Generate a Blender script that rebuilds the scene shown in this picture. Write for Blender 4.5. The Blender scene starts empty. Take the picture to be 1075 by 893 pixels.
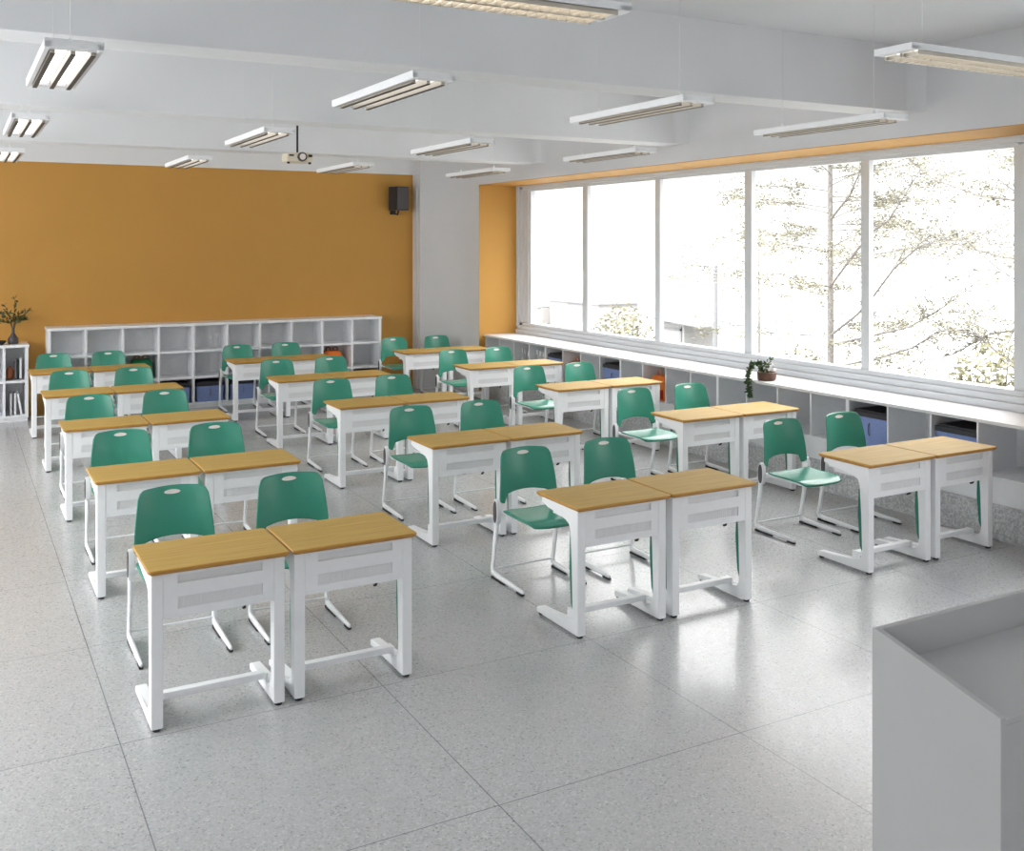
import bpy, bmesh, math, random
from mathutils import Vector, Matrix
R = math.radians
random.seed(7)
sc = bpy.context.scene
COL = sc.collection

# ------------------------------------------------------------------ dimensions (metres)
CAM_H = 2.215
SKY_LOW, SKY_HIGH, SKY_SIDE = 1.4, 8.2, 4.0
CEIL = 3.79; BEAM_Z = 3.275; SOFFIT = 3.085
XL, XW, XF = -2.3, 6.80, 7.45          # aisle wall, inner face of window wall, face of window frame
YB, YF = 14.5, -1.8                    # back wall, front wall
YN1, YN0 = 13.40, 4.58                 # window recess ends
TOPZ = 0.878                           # window counter top

# ------------------------------------------------------------------ materials
def lin(r, g, b):
    f = lambda c: (c/255/12.92) if c/255 <= .04045 else ((c/255+.055)/1.055)**2.4
    return (f(r), f(g), f(b), 1)

def mat(name, col, rough=.5, metal=0., spec=.5, noise=0., scale=20., bump=0., bscale=200., coat=0., emis=None, estr=0.):
    m = bpy.data.materials.new(name); m.use_nodes = True
    nt = m.node_tree; b = nt.nodes['Principled BSDF']
    b.inputs['Base Color'].default_value = col
    b.inputs['Roughness'].default_value = rough
    b.inputs['Metallic'].default_value = metal
    b.inputs['Specular IOR Level'].default_value = spec
    b.inputs['Coat Weight'].default_value = coat
    tc = nt.nodes.new('ShaderNodeTexCoord')
    n = nt.nodes.new('ShaderNodeTexNoise'); n.inputs['Scale'].default_value = scale; n.inputs['Detail'].default_value = 4
    nt.links.new(tc.outputs['Object'], n.inputs['Vector'])
    r = nt.nodes.new('ShaderNodeValToRGB')
    a = max(noise, .015)
    r.color_ramp.elements[0].position = .3; r.color_ramp.elements[1].position = .7
    r.color_ramp.elements[0].color = (col[0]*(1-a), col[1]*(1-a), col[2]*(1-a), 1)
    r.color_ramp.elements[1].color = (min(1, col[0]*(1+a)), min(1, col[1]*(1+a)), min(1, col[2]*(1+a)), 1)
    nt.links.new(n.outputs['Fac'], r.inputs['Fac']); nt.links.new(r.outputs['Color'], b.inputs['Base Color'])
    if bump:
        n2 = nt.nodes.new('ShaderNodeTexNoise'); n2.inputs['Scale'].default_value = bscale
        nt.links.new(tc.outputs['Object'], n2.inputs['Vector'])
        bp = nt.nodes.new('ShaderNodeBump'); bp.inputs['Strength'].default_value = bump; bp.inputs['Distance'].default_value = .002
        nt.links.new(n2.outputs['Fac'], bp.inputs['Height']); nt.links.new(bp.outputs['Normal'], b.inputs['Normal'])
    if emis:
        b.inputs['Emission Color'].default_value = emis; b.inputs['Emission Strength'].default_value = estr
    return m

M = {}
M['wall'] = mat('wall_paint', lin(218, 218, 220), .8, noise=.01, scale=3, bump=.05)
M['ceil'] = mat('ceiling_paint', lin(226, 227, 229), .85, noise=.01, scale=2)
M['orange'] = mat('ochre_paint', lin(194, 144, 68), .7, noise=.02, scale=2, bump=.05)
M['metal'] = mat('white_powder_coat', lin(238, 239, 241), .38, noise=.01)
M['white'] = mat('white_laminate', lin(236, 237, 240), .45, noise=.01)
M['counter'] = mat('white_counter', lin(214, 214, 216), .5, noise=.01)
M['greyback'] = mat('grey_laminate', lin(230, 230, 231), .6, noise=.02)
M['green'] = mat('green_plastic', lin(60, 142, 120), .27, noise=.015, scale=5, bump=.04, bscale=600)
M['greentrim'] = mat('green_edge_plastic', lin(20, 118, 96), .4)
M['black'] = mat('black_rubber', lin(28, 28, 30), .6)
M['hub'] = mat('dark_grey_cap', lin(74, 70, 72), .45)
M['insert'] = mat('pale_grip', lin(236, 228, 224), .4)
M['perf'] = mat('perforated_metal', lin(226, 226, 227), .5)
M['slotdark'] = mat('box_interior', lin(226, 226, 227), .6)
M['frame'] = mat('window_frame_white', lin(212, 217, 222), .4, noise=.01)
M['lectern'] = mat('lectern_laminate', lin(182, 182, 182), .55, noise=.01, scale=6)
M['blue'] = mat('blue_fabric', lin(128, 146, 196), .8, noise=.08, scale=60, bump=.2)
M['orangefab'] = mat('orange_fabric', lin(226, 118, 40), .8, noise=.06, scale=50)
M['redfab'] = mat('red_fabric', lin(180, 52, 28), .8, noise=.05, scale=50)
M['greenfab'] = mat('green_fabric', lin(22, 122, 78), .8, noise=.05, scale=50)
M['tan'] = mat('tan_leather', lin(190, 130, 90), .6, noise=.05)
M['brown'] = mat('brown_ceramic', lin(150, 84, 50), .5, noise=.05)
M['wood_dark'] = mat('dark_wood_pot', lin(84, 54, 40), .6, noise=.2, scale=40)
M['leaf'] = mat('houseplant_leaf', lin(70, 96, 58), .5, noise=.25, scale=25)
M['olive'] = mat('olive_leaf', lin(72, 84, 44), .55, noise=.3, scale=25)
M['twig'] = mat('brown_twig', lin(92, 70, 50), .7, noise=.1)
M['paper'] = mat('white_paper', lin(232, 232, 234), .7, noise=.03)
M['greyspine'] = mat('grey_spine', lin(120, 118, 118), .6)
M['speaker'] = mat('black_speaker_plastic', lin(46, 44, 50), .5)
M['alu'] = mat('aluminium_louvre', lin(205, 198, 186), .32, metal=.85)
M['champagne'] = mat('reflector_metal', lin(176, 168, 156), .35, metal=.6)
M['darkline'] = mat('dark_gasket', lin(58, 52, 48), .5)
M['lamp'] = mat('lit_diffuser', lin(255, 255, 255), .5, emis=(1, .995, .985, 1), estr=1.4)
M['tube'] = mat('lit_tube', lin(255, 255, 255), .5, emis=(1, .97, .92, 1), estr=3.2)
M['cream'] = mat('cream_plastic', lin(226, 216, 196), .5)
M['lens'] = mat('projector_lens', lin(20, 20, 24), .1)
M['bark'] = mat('tree_bark', lin(94, 90, 86), .9, noise=.3, scale=20)
M['leafout'] = mat('tree_leaf', lin(108, 106, 92), .9, spec=.1, noise=.4, scale=1.5)
M['bushleaf'] = mat('bush_leaf', lin(104, 101, 80), .9, spec=.1, noise=.45, scale=3)
M['concrete'] = mat('pale_concrete', lin(128, 127, 126), .9, noise=.04, scale=1)
M['roofgrey'] = mat('canopy_grey', lin(104, 104, 106), .8, noise=.04)
M['postgrey'] = mat('lamp_post_grey', lin(96, 97, 99), .6)
M['paving'] = mat('pale_paving', lin(150, 150, 148), .95, noise=.04, scale=.6)

def wood_mat():
    m = bpy.data.materials.new('oak_laminate'); m.use_nodes = True
    nt = m.node_tree; b = nt.nodes['Principled BSDF']; N = nt.nodes.new; L = nt.links.new
    tc = N('ShaderNodeTexCoord'); mp = N('ShaderNodeMapping'); mp.inputs['Scale'].default_value = (2.2, 42, 20)
    n = N('ShaderNodeTexNoise'); n.inputs['Scale'].default_value = 1.6; n.inputs['Detail'].default_value = 6; n.inputs['Distortion'].default_value = .4
    r = N('ShaderNodeValToRGB')
    r.color_ramp.elements[0].position = .32; r.color_ramp.elements[0].color = lin(176, 143, 74)
    r.color_ramp.elements[1].position = .72; r.color_ramp.elements[1].color = lin(194, 161, 92)
    L(tc.outputs['Object'], mp.inputs['Vector']); L(mp.outputs['Vector'], n.inputs['Vector']); L(n.outputs['Fac'], r.inputs['Fac'])
    L(r.outputs['Color'], b.inputs['Base Color']); b.inputs['Roughness'].default_value = .6; b.inputs['Specular IOR Level'].default_value = .3
    return m
M['wood'] = wood_mat()
M['woodedge'] = mat('oak_edge_band', lin(184, 132, 52), .42, noise=.05)

def floor_mat():
    m = bpy.data.materials.new('polished_terrazzo'); m.use_nodes = True
    nt = m.node_tree; b = nt.nodes['Principled BSDF']; N = nt.nodes.new; L = nt.links.new
    tc = N('ShaderNodeTexCoord')
    v = N('ShaderNodeTexVoronoi'); v.inputs['Scale'].default_value = 120; L(tc.outputs['Object'], v.inputs['Vector'])
    sep = N('ShaderNodeSeparateColor'); L(v.outputs['Color'], sep.inputs['Color'])
    r = N('ShaderNodeValToRGB'); cr = r.color_ramp
    cr.elements[0].position = 0; cr.elements[0].color = lin(150, 151, 152)
    cr.elements[1].position = 1; cr.elements[1].color = lin(196, 196, 196)
    e = cr.elements.new(.3); e.color = lin(168, 169, 170)
    e = cr.elements.new(.85); e.color = lin(176, 177, 178)
    L(sep.outputs['Red'], r.inputs['Fac'])
    # fine grout lines every 1.24 m, from the tiling of the real floor
    s3 = N('ShaderNodeSeparateXYZ'); L(tc.outputs['Object'], s3.inputs['Vector'])
    def line(out, off):
        a = N('ShaderNodeMath'); a.operation = 'SUBTRACT'; a.inputs[1].default_value = off; L(out, a.inputs[0])
        d = N('ShaderNodeMath'); d.operation = 'PINGPONG'; d.inputs[1].default_value = .62; L(a.outputs[0], d.inputs[0])
        c = N('ShaderNodeMath'); c.operation = 'LESS_THAN'; c.inputs[1].default_value = .0028; L(d.outputs[0], c.inputs[0])
        return c.outputs[0]
    mx = N('ShaderNodeMath'); mx.operation = 'MAXIMUM'
    L(line(s3.outputs['X'], .65), mx.inputs[0]); L(line(s3.outputs['Y'], 3.55), mx.inputs[1])
    mix = N('ShaderNodeMix'); mix.data_type = 'RGBA'; L(mx.outputs[0], mix.inputs[0]); L(r.outputs['Color'], mix.inputs[6])
    mix.inputs[7].default_value = lin(96, 97, 100)
    L(mix.outputs[2], b.inputs['Base Color'])
    rr = N('ShaderNodeMapRange'); rr.inputs[3].default_value = .26; rr.inputs[4].default_value = .46; b.inputs['Coat Weight'].default_value = .5; b.inputs['Coat Roughness'].default_value = .17
    L(sep.outputs['Green'], rr.inputs[0]); L(rr.outputs[0], b.inputs['Roughness'])
    n2 = N('ShaderNodeTexNoise'); n2.inputs['Scale'].default_value = 95; n2.inputs['Detail'].default_value = 2; L(tc.outputs['Object'], n2.inputs['Vector'])
    bp = N('ShaderNodeBump'); bp.inputs['Strength'].default_value = .5; bp.inputs['Distance'].default_value = .002
    L(n2.outputs['Fac'], bp.inputs['Height']); L(bp.outputs['Normal'], b.inputs['Normal'])
    b.inputs['Specular IOR Level'].default_value = 1.0
    return m
M['floor'] = floor_mat()

def speck_mat():
    m = bpy.data.materials.new('speckled_stone'); m.use_nodes = True
    nt = m.node_tree; b = nt.nodes['Principled BSDF']; N = nt.nodes.new; L = nt.links.new
    tc = N('ShaderNodeTexCoord'); v = N('ShaderNodeTexVoronoi'); v.inputs['Scale'].default_value = 70; L(tc.outputs['Object'], v.inputs['Vector'])
    sep = N('ShaderNodeSeparateColor'); L(v.outputs['Color'], sep.inputs['Color'])
    r = N('ShaderNodeValToRGB'); r.color_ramp.elements[0].color = lin(170, 171, 173); r.color_ramp.elements[1].color = lin(215, 215, 216)
    L(sep.outputs['Red'], r.inputs['Fac']); L(r.outputs['Color'], b.inputs['Base Color']); b.inputs['Roughness'].default_value = .4
    return m
M['plinth'] = speck_mat()

def glass_mat():
    m = bpy.data.materials.new('clear_glass'); m.use_nodes = True
    nt = m.node_tree; nt.nodes.clear(); N = nt.nodes.new; L = nt.links.new
    o = N('ShaderNodeOutputMaterial'); mx = N('ShaderNodeMixShader'); t = N('ShaderNodeBsdfTransparent'); g = N('ShaderNodeBsdfGlossy')
    t.inputs['Color'].default_value = (.97, .98, .98, 1); g.inputs['Roughness'].default_value = .02
    f = N('ShaderNodeFresnel'); ge = N('ShaderNodeNewGeometry'); mr = N('ShaderNodeMapRange')   # same thin-pane reflectance on both faces
    mr.inputs[3].default_value = 1.3; mr.inputs[4].default_value = 1/1.3; L(ge.outputs['Backfacing'], mr.inputs[0]); L(mr.outputs[0], f.inputs['IOR'])
    L(f.outputs[0], mx.inputs[0]); L(t.outputs[0], mx.inputs[1]); L(g.outputs[0], mx.inputs[2]); L(mx.outputs[0], o.inputs[0])
    return m
M['glass'] = glass_mat()

# ------------------------------------------------------------------ mesh helpers
class MB:
    """collects shapes into one mesh"""
    def __init__(s): s.v = []; s.f = []; s.mi = []; s.sm = []
    def add(s, vs, fs, mi=0, smooth=False):
        b = len(s.v); s.v += [tuple(p) for p in vs]
        for f in fs: s.f.append(tuple(b+i for i in f)); s.mi.append(mi); s.sm.append(smooth)
        return s
    def box(s, x0, x1, y0, y1, z0, z1, bev=0., mi=0):
        x0, x1 = min(x0, x1), max(x0, x1); y0, y1 = min(y0, y1), max(y0, y1); z0, z1 = min(z0, z1), max(z0, z1)
        bm = bmesh.new(); bmesh.ops.create_cube(bm, size=1)
        for v in bm.verts: v.co = Vector(((x0+x1)/2+v.co.x*(x1-x0), (y0+y1)/2+v.co.y*(y1-y0), (z0+z1)/2+v.co.z*(z1-z0)))
        if bev: bmesh.ops.bevel(bm, geom=bm.edges[:], offset=bev, segments=2, profile=.6, affect='EDGES')
        return s.bm(bm, mi)
    def bm(s, bm, mi=0, smooth=False):
        bm.verts.index_update()
        s.add([v.co[:] for v in bm.verts], [[v.index for v in f.verts] for f in bm.faces], mi, smooth); bm.free(); return s
    def prism(s, pts, axis, a, b, bev=0., mi=0):
        """polygon pts in the plane across axis, extruded from a to b"""
        def P(p, t):
            return (t, p[0], p[1]) if axis == 'x' else ((p[0], t, p[1]) if axis == 'y' else (p[0], p[1], t))
        bm = bmesh.new()
        A = [bm.verts.new(P(p, a)) for p in pts]; B = [bm.verts.new(P(p, b)) for p in pts]; n = len(pts)
        fa = bm.faces.new(A); fb = bm.faces.new(B[::-1])
        for i in range(n): bm.faces.new((A[i], B[i], B[(i+1) % n], A[(i+1) % n]))
        if bev: bmesh.ops.bevel(bm, geom=list(set(fa.edges[:]+fb.edges[:])), offset=bev, segments=2, profile=.6, affect='EDGES')
        bmesh.ops.recalc_face_normals(bm, faces=bm.faces[:])
        return s.bm(bm, mi)
    def tube(s, path, rad, n=10, mi=0, flat=1.):
        """tube along path; rad a number or one per point; flat squeezes it sideways"""
        path = [Vector(p) for p in path]; k = len(path)
        rads = rad if isinstance(rad, (list, tuple)) else [rad]*k
        vs = []; prev = None
        for i, p in enumerate(path):
            t = (path[min(i+1, k-1)]-path[max(i-1, 0)]).normalized()
            if prev is None:
                up = Vector((1, 0, 0)) if abs(t.x) < .8 else Vector((0, 0, 1)); u = (up-t*up.dot(t)).normalized()
            else: u = (prev-t*prev.dot(t)).normalized()
            prev = u; w = t.cross(u)
            for j in range(n):
                a = 2*math.pi*j/n; vs.append(p+u*math.cos(a)*rads[i]*flat+w*math.sin(a)*rads[i])
        fs = [(i*n+j, i*n+(j+1) % n, (i+1)*n+(j+1) % n, (i+1)*n+j) for i in range(k-1) for j in range(n)]
        s.add(vs, fs, mi, True)
        s.add(vs[:n], [tuple(range(n))[::-1]], mi); s.add(vs[-n:], [tuple(range(n))], mi)
        return s
    def lathe(s, prof, c=(0, 0, 0), n=24, mi=0):
        vs = [(c[0]+r*math.cos(2*math.pi*j/n), c[1]+r*math.sin(2*math.pi*j/n), c[2]+z) for r, z in prof for j in range(n)]
        fs = [(i*n+j, i*n+(j+1) % n, (i+1)*n+(j+1) % n, (i+1)*n+j) for i in range(len(prof)-1) for j in range(n)]
        s.add(vs, fs, mi, True); s.add(vs[:n], [tuple(range(n))[::-1]], mi); s.add(vs[-n:], [tuple(range(n))], mi); return s
    def shell(s, fn, nu, nv, th, mi=0, keep=None):
        """a curved sheet fn(u,v)->point with thickness th"""
        P = [[Vector(fn(i/nu, j/nv)) for j in range(nv+1)] for i in range(nu+1)]
        Nn = [[None]*(nv+1) for _ in range(nu+1)]
        for i in range(nu+1):
            for j in range(nv+1):
                a = P[min(i+1, nu)][j]-P[max(i-1, 0)][j]; b = P[i][min(j+1, nv)]-P[i][max(j-1, 0)]
                Nn[i][j] = a.cross(b).normalized() if a.cross(b).length > 1e-12 else Vector((0, 0, 1))
        bm = bmesh.new()
        A = [[bm.verts.new(P[i][j]+Nn[i][j]*th/2) for j in range(nv+1)] for i in range(nu+1)]
        B = [[bm.verts.new(P[i][j]-Nn[i][j]*th/2) for j in range(nv+1)] for i in range(nu+1)]
        K = lambda i, j: keep is None or keep((i+.5)/nu, (j+.5)/nv)
        def q(*v):
            bm.faces.new(v)
        for i in range(nu):
            for j in range(nv):
                if not K(i, j): continue
                q(A[i][j], A[i+1][j], A[i+1][j+1], A[i][j+1]); q(B[i][j], B[i][j+1], B[i+1][j+1], B[i+1][j])
                for (di, dj, e) in ((-1, 0, ((i, j), (i, j+1))), (1, 0, ((i+1, j+1), (i+1, j))), (0, -1, ((i+1, j), (i, j))), (0, 1, ((i, j+1), (i+1, j+1)))):
                    ii, jj = i+di, j+dj
                    if not (0 <= ii < nu and 0 <= jj < nv) or not K(ii, jj):
                        (a0, b0), (a1, b1) = e
                        q(A[a0][b0], A[a1][b1], B[a1][b1], B[a0][b0])
        bmesh.ops.delete(bm, geom=[v for v in bm.verts if not v.link_faces], context='VERTS')
        bmesh.ops.recalc_face_normals(bm, faces=bm.faces[:])
        return s.bm(bm, mi, True)
    def leafquad(s, c, L, W, rnd, mi=0, dirn=None):
        d = dirn or Vector((rnd.gauss(0, 1), rnd.gauss(0, 1), rnd.gauss(0, .6))).normalized()
        up = Vector((rnd.gauss(0, 1), rnd.gauss(0, 1), rnd.gauss(0, 1)))
        w = d.cross(up).normalized()*W/2; c = Vector(c); b = d.cross(w).normalized()*W*.15
        s.add([c, c+d*L*.45+w+b, c+d*L, c+d*L*.45-w+b], [(0, 1, 2), (0, 2, 3)], mi); return s
    def build(s, name, mats, parent=None, loc=None, rz=0, auto=True):
        me = bpy.data.meshes.new(name); me.from_pydata(s.v, [], s.f); me.update()
        for m in (mats if isinstance(mats, (list, tuple)) else [mats]): me.materials.append(m)
        me.polygons.foreach_set('material_index', s.mi); me.polygons.foreach_set('use_smooth', s.sm)
        o = bpy.data.objects.new(name, me); COL.objects.link(o)
        if parent is not None: o.parent = parent
        if loc is not None: o.location = loc
        o.rotation_euler.z = rz
        return o

def tag(o, label=None, cat=None, group=None, kind=None):
    if label: o['label'] = label
    if cat: o['category'] = cat
    if group: o['group'] = group
    if kind: o['kind'] = kind
    return o
def thing(name, label, cat, loc=(0, 0, 0), rz=0, group=None):
    o = bpy.data.objects.new(name, None); COL.objects.link(o); o.location = loc; o.rotation_euler.z = rz
    o.empty_display_size = .1
    return tag(o, label, cat, group)
def struct(name, mb, m): return tag(mb.build(name, m), kind='structure')
def copy_tree(o, parent=None):
    c = o.copy(); COL.objects.link(c); c.parent = parent
    for ch in KIDS.get(o.name, ()): copy_tree(ch, c)
    return c
KIDS = {}
def index_kids():
    KIDS.clear()
    for o in bpy.data.objects:
        if o.parent: KIDS.setdefault(o.parent.name, []).append(o)

# ------------------------------------------------------------------ camera
yaw = 28.76
cd = bpy.data.cameras.new('camera'); cam = bpy.data.objects.new('camera', cd); COL.objects.link(cam)
cam.location = (0, 0, CAM_H); cam.rotation_euler = (R(90), 0, R(-yaw))
cd.sensor_fit = 'HORIZONTAL'; cd.sensor_width = 36; cd.lens = 36*1069.5/1075
cd.shift_x = 0; cd.shift_y = -(446.5-255.9)/1075; cd.clip_start = .05; cd.clip_end = 500
sc.camera = cam

# ------------------------------------------------------------------ room shell
struct('floor', MB().box(XL, 7.6, YF, YB, -.1, 0), M['floor'])
struct('ceiling', MB().box(XL-.15, 7.75, YF-.15, YB+.15, CEIL, CEIL+.1), M['ceil'])
struct('wall_back', MB().box(XL, XW+.8, YB, YB+.15, -.1, CEIL), M['orange'])
wl = MB().box(XL-.15, XL, YF, YB, -.1, 1.1).box(XL-.15, XL, YF, YB, 2.95, CEIL)
for a, b in ((YF, -1.2), (.5, 4.1), (8.1, 9.1), (13.1, YB)): wl.box(XL-.15, XL, a, b, 1.1, 2.95)
struct('wall_left', wl, M['wall'])
# unseen windows added in the aisle wall to light the room from the left
for n, (a, b) in enumerate(((-1.2, .5), (4.1, 8.1), (9.1, 13.1))):
    wn = tag(bpy.data.objects.new('window_%d' % (n+3), None), kind='structure'); COL.objects.link(wn)
    ff = MB().box(XL-.12, XL-.03, a, b, 1.1, 1.16, .004).box(XL-.12, XL-.03, a, b, 2.89, 2.95, .004)
    for q in range(4): ff.box(XL-.12, XL-.03, a+(b-a-.06)*q/3, a+(b-a-.06)*q/3+.06, 1.16, 2.89, .004)
    ff.build('window_frame', M['frame'], wn)
    MB().box(XL-.09, XL-.084, a+.03, b-.03, 1.13, 2.92).build('glass_pane', M['glass'], wn)
struct('wall_front', MB().box(XL, 7.6, YF-.15, YF, -.1, CEIL), M['wall'])
# window wall: lintel above the recess, pier at the back, pier at the front, second opening added beyond the frame for light, low wall under the glass
wr = MB()
wr.box(XW, 7.75, YF, YB, SOFFIT, CEIL)
wr.box(XW, 7.75, YN1, YB, -.1, SOFFIT)
wr.box(XW, 7.75, 3.75, YN0, -.1, SOFFIT)
wr.box(XW, 7.75, YF, -1.45, -.1, SOFFIT)
wr.box(XF+.02, 7.75, YN0, YN1, -.1, 1.0)
wr.box(XF+.02, 7.75, -1.45, 3.75, -.1, 1.0)
# the pier turns towards the back wall through a soft hollow curve
px, py, rr = 6.24, 13.78, .5
cpts = [(XW, YB), (XW, py)]+[(XW-rr+rr*math.cos(a), py+rr*math.sin(a)) for a in [R(t) for t in range(2, 90, 3)]]+[(XW-rr, 14.28), (px, 14.28), (px, YB)]
wr.prism(cpts, 'z', -.1, CEIL)
struct('wall_right', wr, M['wall'])
struct('trim_1', MB().box(XW, XF+.1, YN0, YN1, SOFFIT-.006, SOFFIT).box(XW, XF+.1, YN1-.006, YN1, 0, SOFFIT).box(XW, XF+.1, YN0, YN0+.006, 0, SOFFIT), M['orange'])
struct('trim_2', MB().box(px-.03, px, 14.36, YB, 0, BEAM_Z), M['wall'])
# beams across the ceiling, flared where they meet the window wall
for k, y in enumerate((2.65, 5.64, 8.63, 11.62)):
    w = .32; r = .3; y = y-.02
    pts = [(XL, y)]+[(XW-.16+.16*math.sin(R(q)), y-.16+.16*math.cos(R(q))) for q in range(0, 56, 5)]+[(XW, y-.09), (XW, y+w), (XL, y+w)]
    struct('beam', MB().prism(pts, 'z', BEAM_Z, CEIL), M['ceil'])
struct('beam', MB().box(XL, XW, YB-.03, YB, BEAM_Z, CEIL), M['ceil'])

# ------------------------------------------------------------------ window_1
G0, G1 = 1.043, 2.99
edges = [(13.082, 11.658), (11.507, 10.031), (9.907, 8.430), (8.303, 6.820), (6.713, 5.227)]
win = tag(bpy.data.objects.new('window_1', None), kind='structure'); COL.objects.link(win)
fr = MB()
fr.box(XF, XF+.02, YN0+.006, YN1-.006, G0-.045, G0-.0, .004)              # face boards
fr.box(XF, XF+.12, 13.24, YN1-.006, G0-.06, SOFFIT-.006, .004)
fr.box(XF-.03, XF+.12, 13.33, YN1-.006, TOPZ+.1, SOFFIT-.006, .004)
fr.box(XF+.02, XF+.12, 13.11, 13.24, G0-.045, G1+.05, .004)
fr.box(XF+.04, XF+.12, 13.07, 13.12, G0-.03, G1+.02, .004)
fr.box(XF, XF+.12, YN0+.006, 5.13, G0-.045, SOFFIT-.006, .004)
fr.box(XF+.02, XF+.12, 5.12, 5.235, G0-.045, G1+.02, .004)
fr.box(XF-.02, XF+.12, YN0+.006, YN1-.006, SOFFIT-.03, SOFFIT-.006, .003)
fr.box(XF, XF+.12, YN0+.006, YN1-.006, G1+.035, SOFFIT-.028, .003)
fr.box(XF+.03, XF+.12, 5.2, 13.1, G1, G1+.04, .003)
fr.box(XF+.03, XF+.12, 5.2, 13.1, G0-.04, G0, .003)
fr.build('window_frame', M['frame'], win)
sl = MB()
sl.box(XF-.04, XF+.12, YN0+.006, YN1-.006, TOPZ, TOPZ+.062, .006)
sl.box(XF-.015, XF+.12, YN0+.006, YN1-.006, TOPZ+.062, G0-.045, .006)
sl.build('window_sill', M['frame'], win)
for i in range(4):
    a, b = edges[i][1], edges[i+1][0]
    mb = MB().box(XF+.015, XF+.075, b-.008, (a+b)/2+.005, G0-.01, G1+.01, .004)
    mb.box(XF+.045, XF+.11, (a+b)/2-.005, a+.008, G0-.01, G1+.01, .004)
    mb.build('mullion', M['frame'], win)
for a, b in edges:
    MB().box(XF+.06, XF+.066, b-.005, a+.005, G0-.005, G1+.005).build('glass_pane', M['glass'], win)
# window_2, unseen, added beyond the picture frame to light the front of the room
win2 = tag(bpy.data.objects.new('window_2', None), kind='structure'); COL.objects.link(win2)
f2 = MB().box(XF+.02, XF+.1, -1.45, 3.75, G0-.06, G0, .004).box(XF+.02, XF+.1, -1.45, 3.75, G1, SOFFIT, .004)
for y in (-1.45, -.15, 1.15, 2.4, 3.67): f2.box(XF+.02, XF+.1, y, y+.08, G0, G1, .004)
f2.build('window_frame', M['frame'], win2)
for y in (-1.37, -.07, 1.23, 2.48): MB().box(XF+.06, XF+.066, y-.003, y+1.225, G0-.003, G1+.003).build('glass_pane', M['glass'], win2)

# ------------------------------------------------------------------ counter and cubby units along the windows
ctop = MB()
ctop.box(6.87, XF-.012, 4.70, YN1-.008, TOPZ-.028, TOPZ, .006)
tag(ctop.build('window_counter', M['counter']), 'long white counter top running beneath the row of tall windows', 'counter')
CE = .4345; Z0, Z1 = .46, TOPZ-.030
unit_names = ['at the far end by the ochre recess', 'second from the ochre recess', 'in the middle of the run', 'behind the pot plant end of the counter', 'at the near end by the front row desks']
unit_labels = ['white open cubby unit under the counter, at the far end by the ochre recess',
 'white open cubby unit under the counter, second from the ochre recess, one orange bag inside',
 'white open cubby unit under the counter, in the middle of the run',
 'white open cubby unit under the counter beside the third-row and second-row window desks',
 'white open cubby unit under the counter at its near end, by the front-row window desks']
for u in range(5):
    ya = YN1-.01-CE*4*u; yb = max(ya-CE*4, 4.705)
    t = thing('cubby_unit', unit_labels[u], 'cubby unit', (6.9, (ya+yb)/2, 0), 0, 'cubby units under the window counter')
    o = lambda y: y-(ya+yb)/2
    MB().box(-.055, .50, o(yb)+.001, o(ya)-.001, 0, .256, .003).build('plinth', M['plinth'], t)
    MB().box(0, .50, o(yb)+.001, o(ya)-.001, .256, Z0-.02, .002).build('lower_panel', M['white'], t)
    MB().box(-.01, .50, o(yb)+.001, o(ya)-.001, Z0-.02, Z0, .002).build('shelf_board', M['white'], t)
    MB().box(.46, .50, o(yb)+.001, o(ya)-.001, Z0, Z1).build('back_panel', M['greyback'], t)
    for k in range(5):
        y = o(ya)-.009-(CE*4-.018)/4*k if True else 0
        y = max(y, o(yb)+.009)
        MB().box(0, .46, y-.008, y+.008, Z0, Z1).build('divider', M['white'], t)
def cell(k): return YN1-.01-CE*(k+.5)

# storage bins
def storage_bin(x, y, z, w, d, h, rz, label, group):
    """w along local x (front width), front faces local -y"""
    t = thing('storage_bin', label, 'storage bin', (x, y, z), rz, group)
    b = MB()
    b.prism([(-w/2*.94, 0), (w/2*.94, 0), (w/2, h), (-w/2, h)], 'y', -d/2, d/2, .006)
    b.build('bin_body', M['blue'], t)
    l = MB().box(-w/2-.006, w/2+.006, -d/2-.008, d/2+.004, h-.03, h+.012, .005); l.box(-w/2+.01, w/2-.01, -d/2+.01, d/2-.01, h+.01, h+.028, .008)
    l.build('bin_lid', M['speaker'], t)
    hb = MB().tube([(0, -d/2-.002, h*.72), (0, -d/2-.014, h*.66), (0, -d/2-.014, h*.42), (0, -d/2-.002, h*.36)], .006, 8)
    hb.build('handle', M['greyspine'], t)
    return t
for k, lab in ((4, 'blue bin with black lid in window cubby, farthest down the room'), (7, 'blue bin with black lid in window cubby between the two orange bags'),
               (16, 'blue bin with black lid in window cubby right behind the front-row window-side chairs'),
               (18, 'blue bin with black lid in window cubby above the front-row window-side desk')):
    storage_bin(7.10, cell(k), Z0+.001, .375, .34, .285, R(-90), lab, 'blue bins in the window cubbies')

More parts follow.
